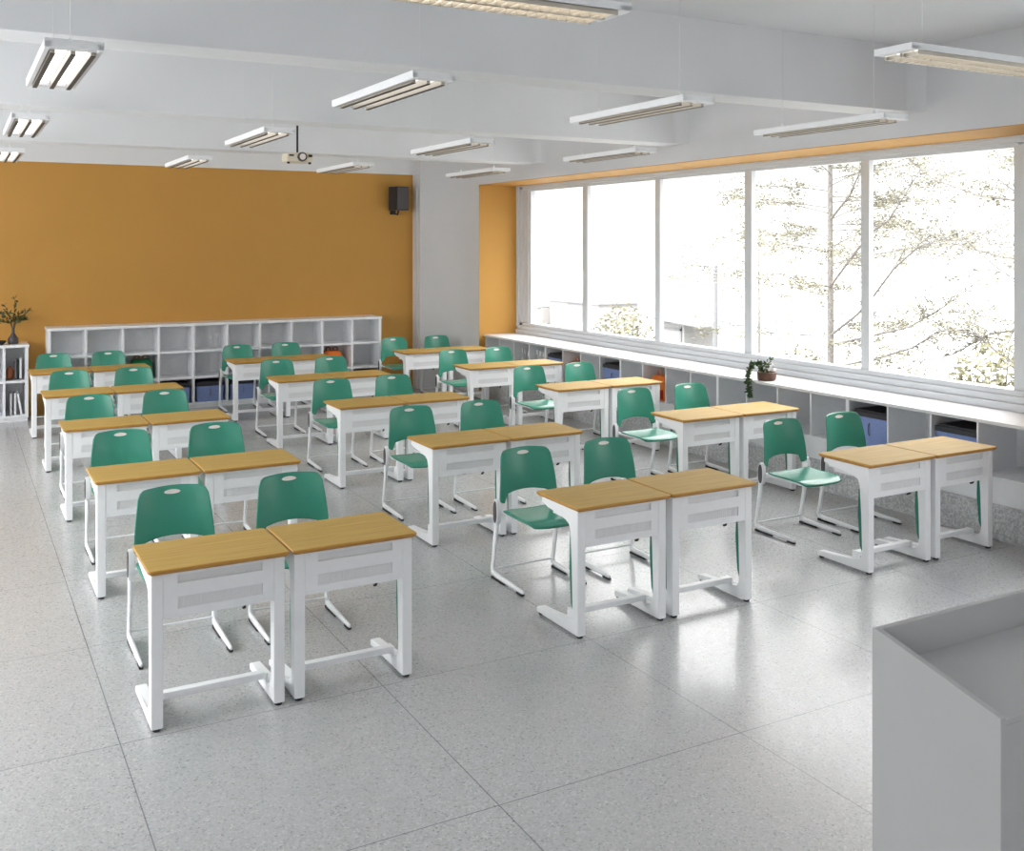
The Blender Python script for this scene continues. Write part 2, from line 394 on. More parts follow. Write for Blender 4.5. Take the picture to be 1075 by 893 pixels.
def school_bag(x, y, z, w, d, h, rz, m_main, m_low, label, cat='bag', accent='tan'):
    t = thing('school_bag', label, cat, (x, y, z), rz)
    b = MB()
    def body(u, v):
        a = 2*math.pi*u; p = 4
        cx = math.copysign(abs(math.cos(a))**(2/p), math.cos(a)); cy = math.copysign(abs(math.sin(a))**(2/p), math.sin(a))
        k = 1-.25*max(0, (v-.7)/.3)**2
        return (cx*w/2*k, cy*d/2*k, v*h)
    nu, nv = 28, 10
    vs = [body(i/nu, j/nv) for j in range(nv+1) for i in range(nu)]
    fs = [(j*nu+i, j*nu+(i+1) % nu, (j+1)*nu+(i+1) % nu, (j+1)*nu+i) for j in range(nv) for i in range(nu)]
    b.add(vs, fs, 0, True); b.add(vs[:nu], [tuple(range(nu))[::-1]]); b.add(vs[-nu:], [tuple(range(nu))])
    b.build('bag_body', m_main, t)
    MB().box(-w*.36, w*.36, -d/2-.025, -d/2+.02, h*.06, h*.45, .012).build('front_pocket', m_low, t)
    for s in (-1, 1):
        MB().tube([(s*w*.2-.035, s*.01, h*.97), (s*w*.2-.03, s*.01, h+.04), (s*w*.2, s*.01, h+.055), (s*w*.2+.03, s*.01, h+.04), (s*w*.2+.035, s*.01, h*.97)], .008, 8).build('bag_handle', M[accent], t)
    return t
school_bag(7.04, cell(5), Z0+.001, .30, .2, .25, R(-90), M['orangefab'], M['redfab'], 'orange bag with tan handles in the cubby near the ochre recess')
school_bag(7.04, cell(9), Z0+.001, .30, .2, .27, R(-90), M['orangefab'], M['redfab'], 'orange bag with tan handles and red pocket in cubby behind third-row window desk')

# white boards standing in the two far cubbies
for i, (yy, hh, tlt) in enumerate(((cell(2)+.10, .30, 0), (cell(2)+.03, .28, 0), (cell(2)-.07, .26, 0), (cell(3)+.12, .31, 0), (cell(3)+.04, .3, 0), (cell(3)-.05, .29, 0), (cell(3)-.12, .31, 0))):
    f = MB().box(-.11, .11, -.014, .014, 0, hh, .002); 
    o = thing('file_folder', 'pale file folder upright in a far window cubby', 'folder', (7.08, yy, Z0+.001), 0, 'folders in the far window cubbies')
    f.build('cover', M['paper'] if i % 2 else M['greyback'], o)
    MB().box(-.112, -.1105, -.006, .006, hh*.55, hh*.8).build('spine_label', M['greyspine'], o)

# ------------------------------------------------------------------ pot plant on the counter
rnd = random.Random(3)
t = thing('potted_plant', 'trailing green plant in low round brown wooden pot on the window counter', 'pot plant', (7.0, 7.56, TOPZ))
MB().lathe([(.074, 0), (.09, .01), (.092, .07), (.09, .082), (.078, .084), (.074, .07), (.01, .066)]).build('pot', M['wood_dark'], t)
st = MB(); lv = MB()
paths = []
for k in range(6):
    a = rnd.uniform(-.25, .25)
    ys = .02+k*.006
    p = [(-.02, .02+.01*k, .07), (-.06, .045+a*.05, .16+.02*rnd.random()), (-.12, .055+.01*k, .17), (-.165, .06+.008*k, .09), (-.178, .06+.008*k, -.02), (-.176, .045+.008*k, -.10-.02*k*.5), (-.172, .02+.006*k, -.13-.012*k)]
    if k >= 4: p = [(0, 0, .07), (-.03+.04*(k-4), -.02, .16), (-.02+.05*(k-4), -.03, .21)]
    paths.append(p)
    st.tube(p, .003, 6)
for p in paths:
    for i in range(len(p)-1):
        a, b = Vector(p[i]), Vector(p[i+1])
        for q in range(int(6+(b-a).length*90)):
            c = a.lerp(b, rnd.random()); lv.leafquad(c, rnd.uniform(.028, .05), rnd.uniform(.018, .03), rnd)
st.build('stem', M['twig'], t); tag(lv.build('foliage', M['leaf'], t))
for k in range(7):
    pass
fl = MB()
for k in range(26):
    c = (.02+rnd.uniform(-.05, .05), -.03+rnd.uniform(-.05, .05), .12+rnd.uniform(-.03, .06)); fl.leafquad(c, .04, .022, rnd)
fl.build('cream_leaves', M['insert'], t)

# ------------------------------------------------------------------ back shelf (ten columns, three tiers)
SX0, SX1, SY = 1.05, 5.54, 14.1
def cubby_shelf(x0, x1, y0, y1, zt, cols, rows, label, cat):
    t = thing('cubby_shelf', label, cat, ((x0+x1)/2, (y0+y1)/2, 0))
    w = (x1-x0)/2; d = (y1-y0)/2
    MB().box(-w+.01, w-.01, -d+.02, d, 0, .045).build('plinth', M['white'], t)
    MB().box(-w-.008, w+.008, -d-.01, d, zt-.035, zt, .004).build('top_board', M['white'], t)
    MB().box(-w+.01, w-.01, d-.012, d, .045, zt-.035).build('back_panel', M['greyback'], t)
    for c in range(cols+1):
        x = -w+2*w*c/cols; th = .018 if c in (0, cols) else .014
        x = min(max(x, -w+th), w-th)
        MB().box(x-th, x+th, -d, d-.012, .045, zt-.035).build('divider', M['white'], t)
    for r in range(rows):
        z = .045+(zt-.04-.045)*r/rows
        MB().box(-w+.01, w-.01, -d+.003, d-.012, z, z+.028).build('shelf_board', M['white'], t)
    return t
cubby_shelf(SX0, SX1, SY, YB-.002, 1.145, 10, 3, 'long low white cubby shelf with three tiers against the ochre back wall', 'shelf')
cw = (SX1-SX0)/10
def scx(c): return SX0+cw*(c+.5)
for c, lab in ((3, 'blue bin in bottom tier of the back shelf, nearest the green bag'), (4, 'blue bin in bottom tier of the back shelf, middle one of three together'),
               (5, 'blue bin in bottom tier of the back shelf, last of three towards the orange backpack'), (9, 'blue bin with black lid alone at the window end of the back shelf')):
    storage_bin(scx(c), SY+.19, .074, .36, .32, .24, 0, lab, 'blue bins in the back shelf')
school_bag(scx(2)+.03, SY+.2, .4275, .28, .2, .25, 0, M['greenfab'], M['greenfab'], 'green bag with pale straps in the middle tier of the back shelf')
school_bag(scx(8)-.02, SY+.2, .4275, .28, .22, .23, 0, M['orangefab'], M['orangefab'], 'orange backpack with dark handles in the middle tier of the back shelf', 'backpack', 'wood_dark')

# small bookcase at the aisle side
cubby_shelf(-.26, .83, SY, YB-.002, .955, 4, 2, 'small white two-tier bookcase with a vase on top, against the ochre wall', 'bookcase')
bx = .83-.27
# row of books in lower and upper cell
for i, (x, h, wd, m, tilt, lab) in enumerate((
    (.635, .27, .022, 'paper', 0, 'white book standing upright in the lower tier, aisle-most of three'),
    (.685, .27, .024, 'paper', 0, 'white book in the lower tier of the small bookcase, middle of three'),
    (.755, .27, .022, 'paper', -9, 'white book leaning at the window end of the lower bookcase tier'))):
    t = thing('book', lab, 'book', (x, SY+.16, .0735), 0, 'white books in the small bookcase')
    b = MB().box(-wd/2, wd/2, -.09, .09, .0, h, .002); o = b.build('cover', M[m], t)
    MB().box(-wd/2+.003, wd/2-.003, -.086, .092, .004, h-.004).build('pages', M['greyback'], t)
    t.rotation_euler.y = R(tilt); t.location.z += .002+abs(tilt)*.0002
for i, (x, h, wd, m, lab) in enumerate(((.690, .20, .018, 'greyspine', 'thin grey book beside the brown jar in the upper bookcase tier'),
    (.715, .235, .024, 'black', 'black book between pale ones in the upper bookcase tier'), (.745, .25, .022, 'paper', 'tall white book in the upper tier of the small bookcase'))):
    t = thing('book', lab, 'book', (x, SY+.16, .528), 0, 'books in the upper bookcase tier')
    MB().box(-wd/2, wd/2, -.09, .09, .0, h, .002).build('cover', M[m], t)
    MB().box(-wd/2+.003, wd/2-.003, -.086, .092, .004, h-.004).build('pages', M['paper'], t)
t = thing('ceramic_jar', 'brown ceramic jar in the upper tier of the small bookcase', 'jar', (.628, SY+.12, .528))
MB().lathe([(.032, 0), (.044, .02), (.046, .09), (.038, .12), (.034, .125)]).build('jar_body', M['brown'], t)
MB().lathe([(.036, .125), (.036, .135), (.01, .142), (.008, .155)]).build('jar_lid', M['brown'], t)
t = thing('branch_vase', 'slender dark glass vase holding olive branches on the small bookcase', 'vase', (.665, SY+.16, .955))
MB().lathe([(.05, 0), (.062, .012), (.062, .07), (.04, .10), (.018, .14), (.015, .20), (.018, .21)]).build('vase', M['hub'], t)
st = MB(); lv = MB(); rnd = random.Random(5)
for (dx, dz) in ((-.17, .42), (-.10, .50), (.02, .58), (.09, .40), (.21, .44), (.15, .30), (-.20, .28)):
    p = [(0, 0, .15), (dx*.15, 0, .26), (dx*.55, rnd.uniform(-.06, .06), .26+(dz-.22)*.45), (dx, rnd.uniform(-.1, .1), dz)]
    st.tube(p, [.004, .004, .003, .002], 6)
    for q in range(24):
        k = rnd.uniform(.9, 3); i = min(int(k), 2); c = Vector(p[i]).lerp(Vector(p[i+1]), k-i)
        lv.leafquad(c, rnd.uniform(.045, .075), rnd.uniform(.018, .028), rnd, 0, Vector((rnd.gauss(dx*3, .6), rnd.gauss(0, .4), rnd.gauss(.5, .5))).normalized())
st.build('branch', M['twig'], t); lv.build('foliage', M['olive'], t)
t = thing('black_bowl', 'low black bowl beside the branch vase on the small bookcase', 'bowl', (.52, SY+.12, .955))
MB().lathe([(.03, 0), (.055, .02), (.065, .045), (.06, .047), (.045, .02), (.01, .012)]).build('bowl_body', M['black'], t)
MB().lathe([(.066, .043), (.067, .05), (.062, .05), (.061, .043)]).build('bowl_rim', M['black'], t)

# ------------------------------------------------------------------ loudspeaker, projector
t = thing('loudspeaker', 'black box loudspeaker mounted high on the ochre back wall', 'loudspeaker', (5.91, 14.335, 2.72))
MB().prism([(-.115, -.10), (.115, -.10), (.095, .12), (-.095, .12)], 'z', 0, .36, .008).build('cabinet', M['speaker'], t)
MB().box(-.1, .1, -.112, -.099, .02, .34, .005).build('grille', M['hub'], t)
MB().box(-.03, .03, .1, .172, -.06, .16, .004).tube([(0, .14, -.04), (0, .02, -.06), (0, 0, .01)], .014, 8).build('wall_bracket', M['black'], t)
t.rotation_euler.z = R(16)
t = thing('projector', 'white ceiling projector hanging from a thin dark pole', 'projector', (3.14, 10.36, 3.06), R(-4))
MB().box(-.135, .135, -.13, .15, 0, .095, .02).build('projector_body', M['cream'], t)
MB().tube([(.02, -.125, .05), (.02, -.16, .05)], [.05, .046], 20).build('lens_ring', M['hub'], t)
MB().tube([(.02, -.155, .05), (.02, -.166, .05)], [.034, .03], 20).build('lens', M['insert'], t)
MB().box(-.115, -.065, -.135, -.128, .055, .072, .001).box(.085, .125, -.135, -.128, .05, .075, .001).build('front_vent', M['black'], t)
for x in (-.11, .11): MB().lathe([(.014, -.02), (.016, 0)], (x, -.08, 0), 10).build('projector_foot', M['black'], t)
MB().tube([(0, 0, .09), (0, 0, CEIL-3.061)], .011, 10).build('pole', M['black'], t)
MB().lathe([(.06, CEIL-3.06-.02), (.06, CEIL-3.06-.001)], (0, 0, 0), 16).build('ceiling_plate', M['black'], t)

# ------------------------------------------------------------------ suspended light fixtures
FZ = 3.015
def make_fixture():
    t = thing('ceiling_light', '', 'ceiling light')
    L2 = .6; W = .115
    h = MB().box(-W, W, -L2, L2, .026, .040, .004)
    h.prism([(-W, .03), (-W+.028, .03), (-W+.022, 0), (-W+.004, 0)], 'y', -L2, L2)
    h.prism([(W, .03), (W-.028, .03), (W-.022, 0), (W-.004, 0)], 'y', -L2, L2)
    h.box(-W, W, -L2, -L2+.07, .004, .03, .003).box(-W, W, L2-.07, L2, .004, .03, .003)
    h.build('housing', M['metal'], t)
    for s in (-1, 1):
        MB().box(s*.042-.028, s*.042+.028, -L2+.07, L2-.07, .020, .027).build('diffuser', M['lamp'], t)
    for x in (-.078, 0, .078):
        r = MB().box(x-.009, x+.009, -L2+.07, L2-.07, -.010, .026); r.build('reflector_rail', M['champagne'], t)
        MB().box(x-.010, x+.010, -L2+.07, L2-.07, -.013, -.010).build('gasket', M['darkline'], r_parent(t))
    for y in (-.42, .42):
        MB().tube([(0, y, .038), (0, y, CEIL-FZ-.001)], .0016, 6).build('suspension_wire', M['perf'], t)
        MB().lathe([(.012, .039), (.010, .065), (.004, .08)], (0, y, 0), 10).build('wire_grip', M['metal'], t)
    return t
def r_parent(t): return t
cols = (.44, 2.06, 3.70, 5.30); rows = (5.14, 7.82, 10.50)
f0 = make_fixture(); index_kids()
cn = ['over the aisle', 'over the aisle-side desks', 'over the middle desks', 'beside the windows']
rn = ['of the front row of lamps', 'of the middle row of lamps', 'of the back row of lamps']
first = True
for j, y in enumerate(rows):
    for i, x in enumerate(cols):
        o = f0 if first else copy_tree(f0); first = False
        o.location = (x, y, FZ)
        state = 'glowing white twin-panel' if i == 0 else 'slim white twin-panel'
        o['label'] = '%s ceiling light %s, %s' % (state, cn[i], rn[j]); o['group'] = 'suspended lights in a grid'
# board lights, long side across the room, with cross louvres
def make_board_light():
    t = thing('board_light', '', 'ceiling light')
    L2 = .6; W = .1
    MB().box(-L2, L2, -W, W, .020, .032, .003).box(-L2, L2, -W, -W+.008, .004, .022, .002).box(-L2, L2, W-.008, W, .004, .022, .002).box(-L2, -L2+.05, -W, W, .003, .022, .002).box(L2-.05, L2, -W, W, .003, .022, .002).build('housing', M['metal'], t)
    for s in (-1, 1):
        MB().tube([(-L2+.06, s*.045, .014), (L2-.06, s*.045, .014)], .005, 8).build('lamp_tube', M['tube'], t)
        l = MB()
        for s2 in (-1, 1): l.box(-L2+.05, L2-.05, s*.045+s2*.040-.002, s*.045+s2*.040+.002, -.012, .02)
        for k in range(27):
            x = -L2+.07+k*(2*L2-.14)/26; l.box(x-.0015, x+.0015, s*.045-.040, s*.045+.040, -.012, .006)
        l.build('louvre', M['alu'], t)
    for x in (-.42, .42): MB().tube([(x, 0, .03), (x, 0, CEIL-FZ-.001)], .0016, 6).build('suspension_wire', M['perf'], t)
    return t
b0 = make_board_light(); index_kids()
b0.location = (1.46, 2.99, FZ); b0['label'] = 'louvred board light hanging across the room at the front, over the aisle side'
b1 = copy_tree(b0); b1.location = (4.06, 2.98, FZ); b1['label'] = 'louvred board light hanging across the room at the front, nearer the windows'
for b in (b0, b1): b['group'] = 'louvred board lights'

# ------------------------------------------------------------------ school desk
DW, DD, DH = .655, .475, .742
def make_desk():
    t = thing('school_desk', '', 'desk')
    # top: rounded corners, tapered rim
    bm = bmesh.new()
    def ring(ins, z, r=.022):
        pts = []
        hx, hy = DW/2-ins, DD/2-ins; rr_ = max(r-ins, .006)
        for (sx, sy, a0) in ((1, 1, 0), (-1, 1, 90), (-1, -1, 180), (1, -1, 270)):
            for k in range(5):
                a = R(a0+k*22.5); pts.append((sx*(hx-rr_)+rr_*math.cos(a), sy*(hy-rr_)+rr_*math.sin(a), z))
        return [bm.verts.new(p) for p in pts]
    rs = [ring(.018, DH-.026), ring(.004, DH-.016), ring(0, DH-.009), ring(.003, DH-.002), ring(.007, DH)]
    for a, b in zip(rs, rs[1:]):
        for k in range(20): bm.faces.new((a[k], a[(k+1) % 20], b[(k+1) % 20], b[k]))
    bm.faces.new(rs[-1]); bm.faces.new(rs[0][::-1]); bm.verts.index_update()
    mb = MB(); n = len(bm.faces)
    mb.add([v.co[:] for v in bm.verts], [[v.index for v in f.verts] for f in bm.faces]); bm.free()
    mb.mi = [1]*60+[0]*20+[0, 1]; mb.sm = [True]*80+[False, False]
    mb.build('desktop', [M['wood'], M['woodedge']], t)
    zt = DH-.026
    for s in (-1, 1):
        x0, x1 = (s*.281-.027, s*.281+.027)
        # side profile (y, z): upright at the front, arm under the top, foot running back to the pupil
        arm = [(-.205, .014), (-.205, zt), (.19, zt), (.195, zt-.03), (.12, zt-.050), (-.08, zt-.066), (-.118, zt-.085), (-.136, zt-.13), (-.142, .40), (-.150, .16), (-.150, .105), (-.13, .078), (-.09, .068), (.24, .05), (.255, .042), (.255, .014)]
        fb = MB().prism(arm, 'x', x0, x1, .007).build('side_frame', M['metal'], t)
        for (y) in (-.185, .235):
            MB().lathe([(.017, 0), (.019, .004), (.019, .0155)], (s*.281, y, 0), 12).build('foot_glide', M['black'], fb)
        MB().prism([(-.1385, .56), (-.1415, .40), (-.1495, .16), (-.1455, .13), (-.124, .18), (-.108, .38), (-.114, .56)], 'x', s*.281-.021, s*.281+.021, .002).build('edge_strip', M['greentrim'], fb)
    xi = .2545
    fp = MB()
    y0, y1 = -.203, -.193
    fp.box(-xi, xi, y0, y1, .508, .545).box(-xi, -.19, y0, y1, .545, .60).box(.20, xi, y0, y1, .545, .60)
    fp.box(-xi, xi, y0, y1, .60, .662).box(-xi, -.19, y0, y1, .662, .70).box(.20, xi, y0, y1, .662, .70).box(-xi, xi, y0, y1, .70, zt)
    fp.build('front_panel', M['metal'], t)
    MB().box(-.195, .205, -.190, -.186, .655, .705).build('slot_plate', M['slotdark'], t)
    pf = MB().box(-.19, .20, -.1965, -.193, .545, .60)
    for k in range(26):
        x = -.182+k*.0149; pf.box(x, x+.008, -.1985, -.196, .549, .596)
    pf.build('perforated_strip', M['perf'], t)
    MB().box(-xi, xi, -.193, .15, .622, .629).box(-xi, -xi+.006, -.193, .15, .629, zt).box(xi-.006, xi, -.193, .15, .629, zt).box(-xi, xi, -.12, -.112, .629, zt).box(-xi, -xi+.012, -.193, -.135, .508, .622).box(xi-.012, xi, -.193, -.135, .508, .622).build('book_tray', M['slotdark'], t)
    MB().tube([(.12, -.188, .512), (.12, -.180, .492), (.12, -.16, .484)], .007, 8).build('bag_hook', M['black'], t)
    MB().box(-.254, .254, -.075, -.03, .085, .118, .006).box(-.262, -.25, -.085, -.02, .066, .118, .003).box(.25, .262, -.085, -.02, .066, .118, .003).build('stretcher', M['metal'], t)
    return t

# ------------------------------------------------------------------ school chair (faces -y)
def backrest_fn():
    def hw(z):
        k = (z-.50)/.345
        return .222-.016*k-.022*k**2
    def zt(a):
        b = .845-.010*a*a
        if a > .80:
            q = min(1, (a-.80)/.20); b -= .040*(1-math.sqrt(max(0, 1-q*q)))
        return b
    def zb(a):
        if a < .70: return .575-.018*(a/.7)**2
        if a < .80:
            q = (a-.70)/.10; q = q*q*(3-2*q); return .557-.055*q
        q = (a-.80)/.20; return .502+.012*q*q
    def fn(u, v):
        sx = 2*u-1; a = abs(sx); z = zb(a)+(zt(a)-zb(a))*v
        x = sx*hw(z)
        y = .118+(z-.5)*.16+.046*(1-sx*sx)-.02*math.sin(math.pi*max(0, min(1, (z-.5)/.345)))*.6
        return (x, y, z)
    return fn
def make_chair():
    t = thing('school_chair', '', 'chair')
    fn = backrest_fn()
    NU, NV = 48, 26
    br = MB().shell(fn, NU, NV, .007).build('backrest', M['green'], t)
    # pale grip set into the hand hole
    g = MB()
    def gf(a, k):
        u = .5+.118*k*math.cos(a); v = .872+.046*k*math.sin(a); return Vector(fn(u, v))
    n = 24; off = Vector((0, -.0045, 0)); ob = Vector((0, .0045, 0))
    vs = []; fs = []
    for side_ in (-1, 1):
        b0 = len(vs); o_ = Vector((0, side_*.0036, 0)); p_ = Vector((0, side_*.0062, 0))
        vs += [gf(2*math.pi*i/n, 1.0)+o_ for i in range(n)]+[gf(2*math.pi*i/n, .9)+p_ for i in range(n)]+[gf(2*math.pi*i/n, .7)+o_*1.15 for i in range(n)]
        for r_ in (0, n): fs += [(b0+r_+i, b0+r_+(i+1) % n, b0+r_+n+(i+1) % n, b0+r_+n+i) for i in range(n)]
        fs.append(tuple(b0+2*n+i for i in range(n)))
    g.add(vs, fs, 0, False); g.build('hand_grip', M['insert'], t)
    def seat(u, v):
        sx = 2*u-1; a = abs(sx)
        hw_ = .212+.006*math.sin(math.pi*v)-.03*max(0, (v-.75)/.25)**2
        y = .108-.405*v
        if v > .8: y += .028*(a**3)*((v-.8)/.2)
        if v < .1: y -= .02*a**4
        z = .452+.007*a*a*(1-v*.6)+.004*max(0, .25-v)*4-.024*max(0, (v-.78)/.22)**2+.002*math.sin(math.pi*v)
        return (sx*hw_, y, z)
    MB().shell(seat, 24, 24, .009).build('seat', M['green'], t)
    sf = MB()
    for s in (-1, 1):
        sf.tube([(s*.212, .135, .445), (s*.17, .10, .432), (s*.15, -.02, .430), (s*.14, -.20, .422)], .010, 8)
    sf.tube([(-.14, -.20, .422), (.14, -.20, .422)], .008, 8); sf.tube([(-.225, .14, .44), (.225, .14, .44)], .012, 8)
    sf.build('seat_frame', M['metal'], t)
    for s in (-1, 1):
        x = s*.232
        lg = MB().tube([(x, .138, .50), (x, .140, .43), (x, .158, .28), (x, .186, .12), (x, .200, .065), (x, .192, .038), (x, .15, .030), (x, 0, .026), (x, -.19, .022), (x, -.215, .02)],
                       [.020, .024, .020, .018, .019, .020, .019, .018, .014, .009], 10, flat=.72)
        lo = lg.build('leg', M['metal'], t)
        def oval(hw_, hh, cx, cz, xa, xb, mat_, nm, par):
            pts = [(cx+hw_*math.copysign(abs(math.cos(R(k)))**.8, math.cos(R(k))), cz+hh*math.sin(R(k))) for k in range(0, 360, 15)]
            MB().prism(pts, 'x', xa, xb, .004).build(nm, mat_, par)
        oval(.031, .085, .136, .452, x-.015, x+.015, M['metal'], 'hub', lo)
        oval(.021, .072, .136, .452, x+s*.013, x+s*.020, M['hub'], 'hub_cap', lo)
        MB().box(x-.011, x+.011, .02, .205, 0, .014, .003).build('rear_glide', M['black'], lo)
        MB().box(x-.011, x+.011, -.215, -.14, 0, .012, .003).build('front_glide', M['black'], lo)
        MB().tube([(s*.225, .137, .50), (s*.205, .130, .515)], .012, 8).build('back_bracket', M['metal'], t)
    MB().tube([(-.232, .195, .062), (.232, .195, .062)], .007, 8).build('cross_bar', M['metal'], t)
    return t

desk0 = make_desk(); chair0 = make_chair(); index_kids()
colx = (.7655, 3.0465, 5.345); rowy = [4.790+1.985*k for k in range(5)]
rowy = [4.790, 6.762, 8.775, 10.78, 12.74]
cname = ['aisle-side block', 'middle block', 'window-side block']
rname = ['front row', 'second row', 'third row', 'fourth row', 'back row']
rnd = random.Random(11); first = True
for j in range(5):
    for i in range(3):
        for k in range(2):
            d = desk0 if first else copy_tree(desk0); c = chair0 if first else copy_tree(chair0); first = False
            x = colx[i]+.6622*k+DW/2; y = rowy[j]+DD/2
            d.location = (x, y, 0)
            side = ('aisle', 'window')[k]
            d['label'] = 'oak-topped desk, %s of the %s, %s half of its pair' % (rname[j], cname[i], side)
            c.location = (x+(rnd.uniform(-.012, .012)), rowy[j]+1.0+rnd.uniform(-.012, .012), 0)
            c['label'] = 'green chair, %s of the %s, behind the %s half of the desk pair' % (rname[j], cname[i], side)
            d['group'] = 'paired school desks'; c['group'] = 'green school chairs behind the desks'

# ------------------------------------------------------------------ lectern
t = thing('lectern', 'pale grey boxy lectern with raised rim around its top, beside the front desks', 'lectern', (2.31, 1.654, 0))
LW, LD = .92, .41
side = [(0, 0), (LD, 0), (LD, 1.115), (LD-.02, 1.115), (0, 1.02)]
MB().prism(side, 'x', 0, .02, .002).build('side_panel', M['lectern'], t)
MB().prism(side, 'x', LW-.02, LW, .002).build('side_panel', M['lectern'], t)
MB().box(.02, LW-.02, LD-.02, LD, 0, 1.115, .002).build('front_panel', M['lectern'], t)
MB().box(.02, LW-.02, .002, .022, 0, .998, .001).build('rear_door', M['lectern'], t)
MB().box(.02, LW-.02, .002, LD-.02, .998, 1.012, .002).build('work_surface', M['lectern'], t)

# ------------------------------------------------------------------ outside
struct('ground', MB().box(7.8, 160, -60, 160, -2.5, -2.4), M['paving'])
def at(u, v, X):
    c, s = math.cos(R(yaw)), math.sin(R(yaw)); f = 1069.5; r = (u-537.5)/f; z = -(v-255.9)/f
    q = (s+r*c, c-r*s, z); k = X/q[0]; return Vector((X, q[1]*k, CAM_H+z*k))
def tree(name, label, base, h, tr, branches, nleaf, seed, leafL, cat='tree', group=None, mleaf='leafout', tierdrop=.1, crown0=.15, twigs=7):
    rnd = random.Random(seed)
    t = thing(name, label, cat, base, 0, group)
    tk = MB().tube([(0, 0, 0), (.05*tr, .1*tr, h*.3), (-.2*tr, 0, h*.65), (0, 0, h)], [tr, tr*.8, tr*.5, tr*.12], 10); 
    br = MB(); lf = MB()
    for b in range(branches):
        z = h*(crown0+(1-crown0)*(b+.5)/branches); a = rnd.uniform(0, 2*math.pi)
        Lb = (h*.30)*(1-(z/h)*.72)*rnd.uniform(.7, 1.15)
        d = Vector((math.cos(a), math.sin(a), 0)); up = rnd.uniform(.0, .35)
        p = [Vector((0, 0, z))]
        for k in range(1, 5):
            q = k/4; p.append(Vector((0, 0, z))+d*Lb*q+Vector((rnd.gauss(0, .05), rnd.gauss(0, .05), 1))*(up*Lb*q-tierdrop*Lb*q*q))
        br.tube(p, [tr*.16, tr*.13, tr*.1, tr*.07, tr*.03], 5)
        for w in range(twigs):
            k = rnd.uniform(.6, 3.9); i = int(k); c = p[i].lerp(p[i+1], k-i)
            dd = (d+Vector((rnd.gauss(0, .7), rnd.gauss(0, .7), rnd.gauss(.1, .25)))).normalized(); ln = Lb*rnd.uniform(.15, .35)
            e = c+dd*ln; br.tube([c, c.lerp(e, .5)+Vector((0, 0, .03)), e], [tr*.05, tr*.035, tr*.015], 4)
            for q in range(nleaf):
                m = c.lerp(e, rnd.uniform(.25, 1.05)); m += Vector((rnd.gauss(0, .05), rnd.gauss(0, .05), rnd.gauss(0, .03)))
                lf.leafquad(m, leafL*rnd.uniform(.6, 1.3), leafL*.4, rnd, 0, (dd+Vector((rnd.gauss(0, .8), rnd.gauss(0, .8), rnd.gauss(0, .3)))).normalized())
    tk.build('trunk', M['bark'], t); br.build('branches', M['bark'], t); lf.build('foliage', M[mleaf], t)
    return t
gz = -2.4
def limb(t, tr, paths, seed, leafL=.07, nleaf=26, r0=.026):
    """long limbs with side twigs and leaf sprays; points are (u, v, X) sightings turned into places"""
    rnd = random.Random(seed); br = MB(); lf = MB(); org = Vector(t.location)
    for P in paths:
        p = [at(*q)-org for q in P]; k = len(p)
        br.tube(p, [r0*(1-.8*i/(k-1)) for i in range(k)], 6)
        for w in range(5*(k-1)):
            a = rnd.uniform(.5, k-1.02); i = int(a); c = p[i].lerp(p[i+1], a-i); d = (p[i+1]-p[i]).normalized()
            dd = (d+Vector((rnd.gauss(0, .5), rnd.gauss(0, .8), rnd.gauss(.05, .45)))).normalized(); e = c+dd*rnd.uniform(.25, .7)
            br.tube([c, c.lerp(e, .5)+Vector((0, 0, .03)), e], [.009, .006, .003], 4)
            for q in range(nleaf):
                m = c.lerp(e, rnd.uniform(.2, 1.1))+Vector((rnd.gauss(0, .05), rnd.gauss(0, .05), rnd.gauss(0, .04)))
                lf.leafquad(m, leafL*rnd.uniform(.5, 1.2), leafL*.35, rnd, 0, (dd+Vector((rnd.gauss(0, .7), rnd.gauss(0, .7), rnd.gauss(0, .3)))).normalized())
    br.build('branches', M['bark'], t); lf.build('foliage', M['leafout'], t)
b = at(872, 300, 15); ct = tree('conifer_tree', 'tall sparse tree with straight trunk outside the fourth window pane', (b.x, b.y, gz), 11.5, .075, 84, 26, 21, .075, crown0=.2, twigs=13)
limb(ct, .05, [[(872, 300, 15), (900, 262, 14.6), (916, 243, 14.3), (933, 231, 14.1), (949, 206, 13.9), (958, 190, 13.8)],
 [(872, 352, 15), (900, 330, 14.7), (916, 312, 14.4), (939, 281, 14), (964, 259, 13.6), (989, 251, 13.3), (1020, 254, 13), (1052, 257, 12.8)],
 [(872, 362, 15), (916, 352, 14.5), (955, 343, 14), (983, 327, 13.7), (1005, 312, 13.5), (1022, 298, 13.3)],
 [(872, 386, 15), (918, 377, 14.6), (958, 365, 14.2), (983, 349, 14), (1000, 345, 13.9)],
 [(872, 230, 15), (892, 205, 14.7), (903, 180, 14.5), (910, 160, 14.4)]], 31)
b = at(1135, 300, 13); lt = tree('leafy_tree', 'spreading sparse tree whose branches reach into the pane nearest the teacher', (b.x, b.y, gz), 11.0, .12, 30, 24, 22, .075, tierdrop=-.15)
limb(lt, .05, [[(1135, 215, 13), (1090, 214, 13.1), (1066, 210, 13.2), (1030, 206, 13.4), (1005, 197, 13.5), (977, 186, 13.7), (955, 169, 13.8)],
 [(1135, 400, 13), (1066, 382, 12.8), (1045, 368, 12.7), (1027, 352, 12.6), (1015, 345, 12.6)],
 [(1135, 190, 13), (1085, 170, 13.4), (1050, 163, 13.8)],
 [(1135, 330, 13), (1080, 345, 12.9), (1040, 350, 12.8), (1000, 372, 12.7), (960, 380, 12.6)]], 37)
b = at(797, 300, 26); tree('leafy_tree', 'small distant tree behind the lamp post and the tall sparse tree', (b.x, b.y, gz), 6.2, .05, 30, 12, 29, .10)
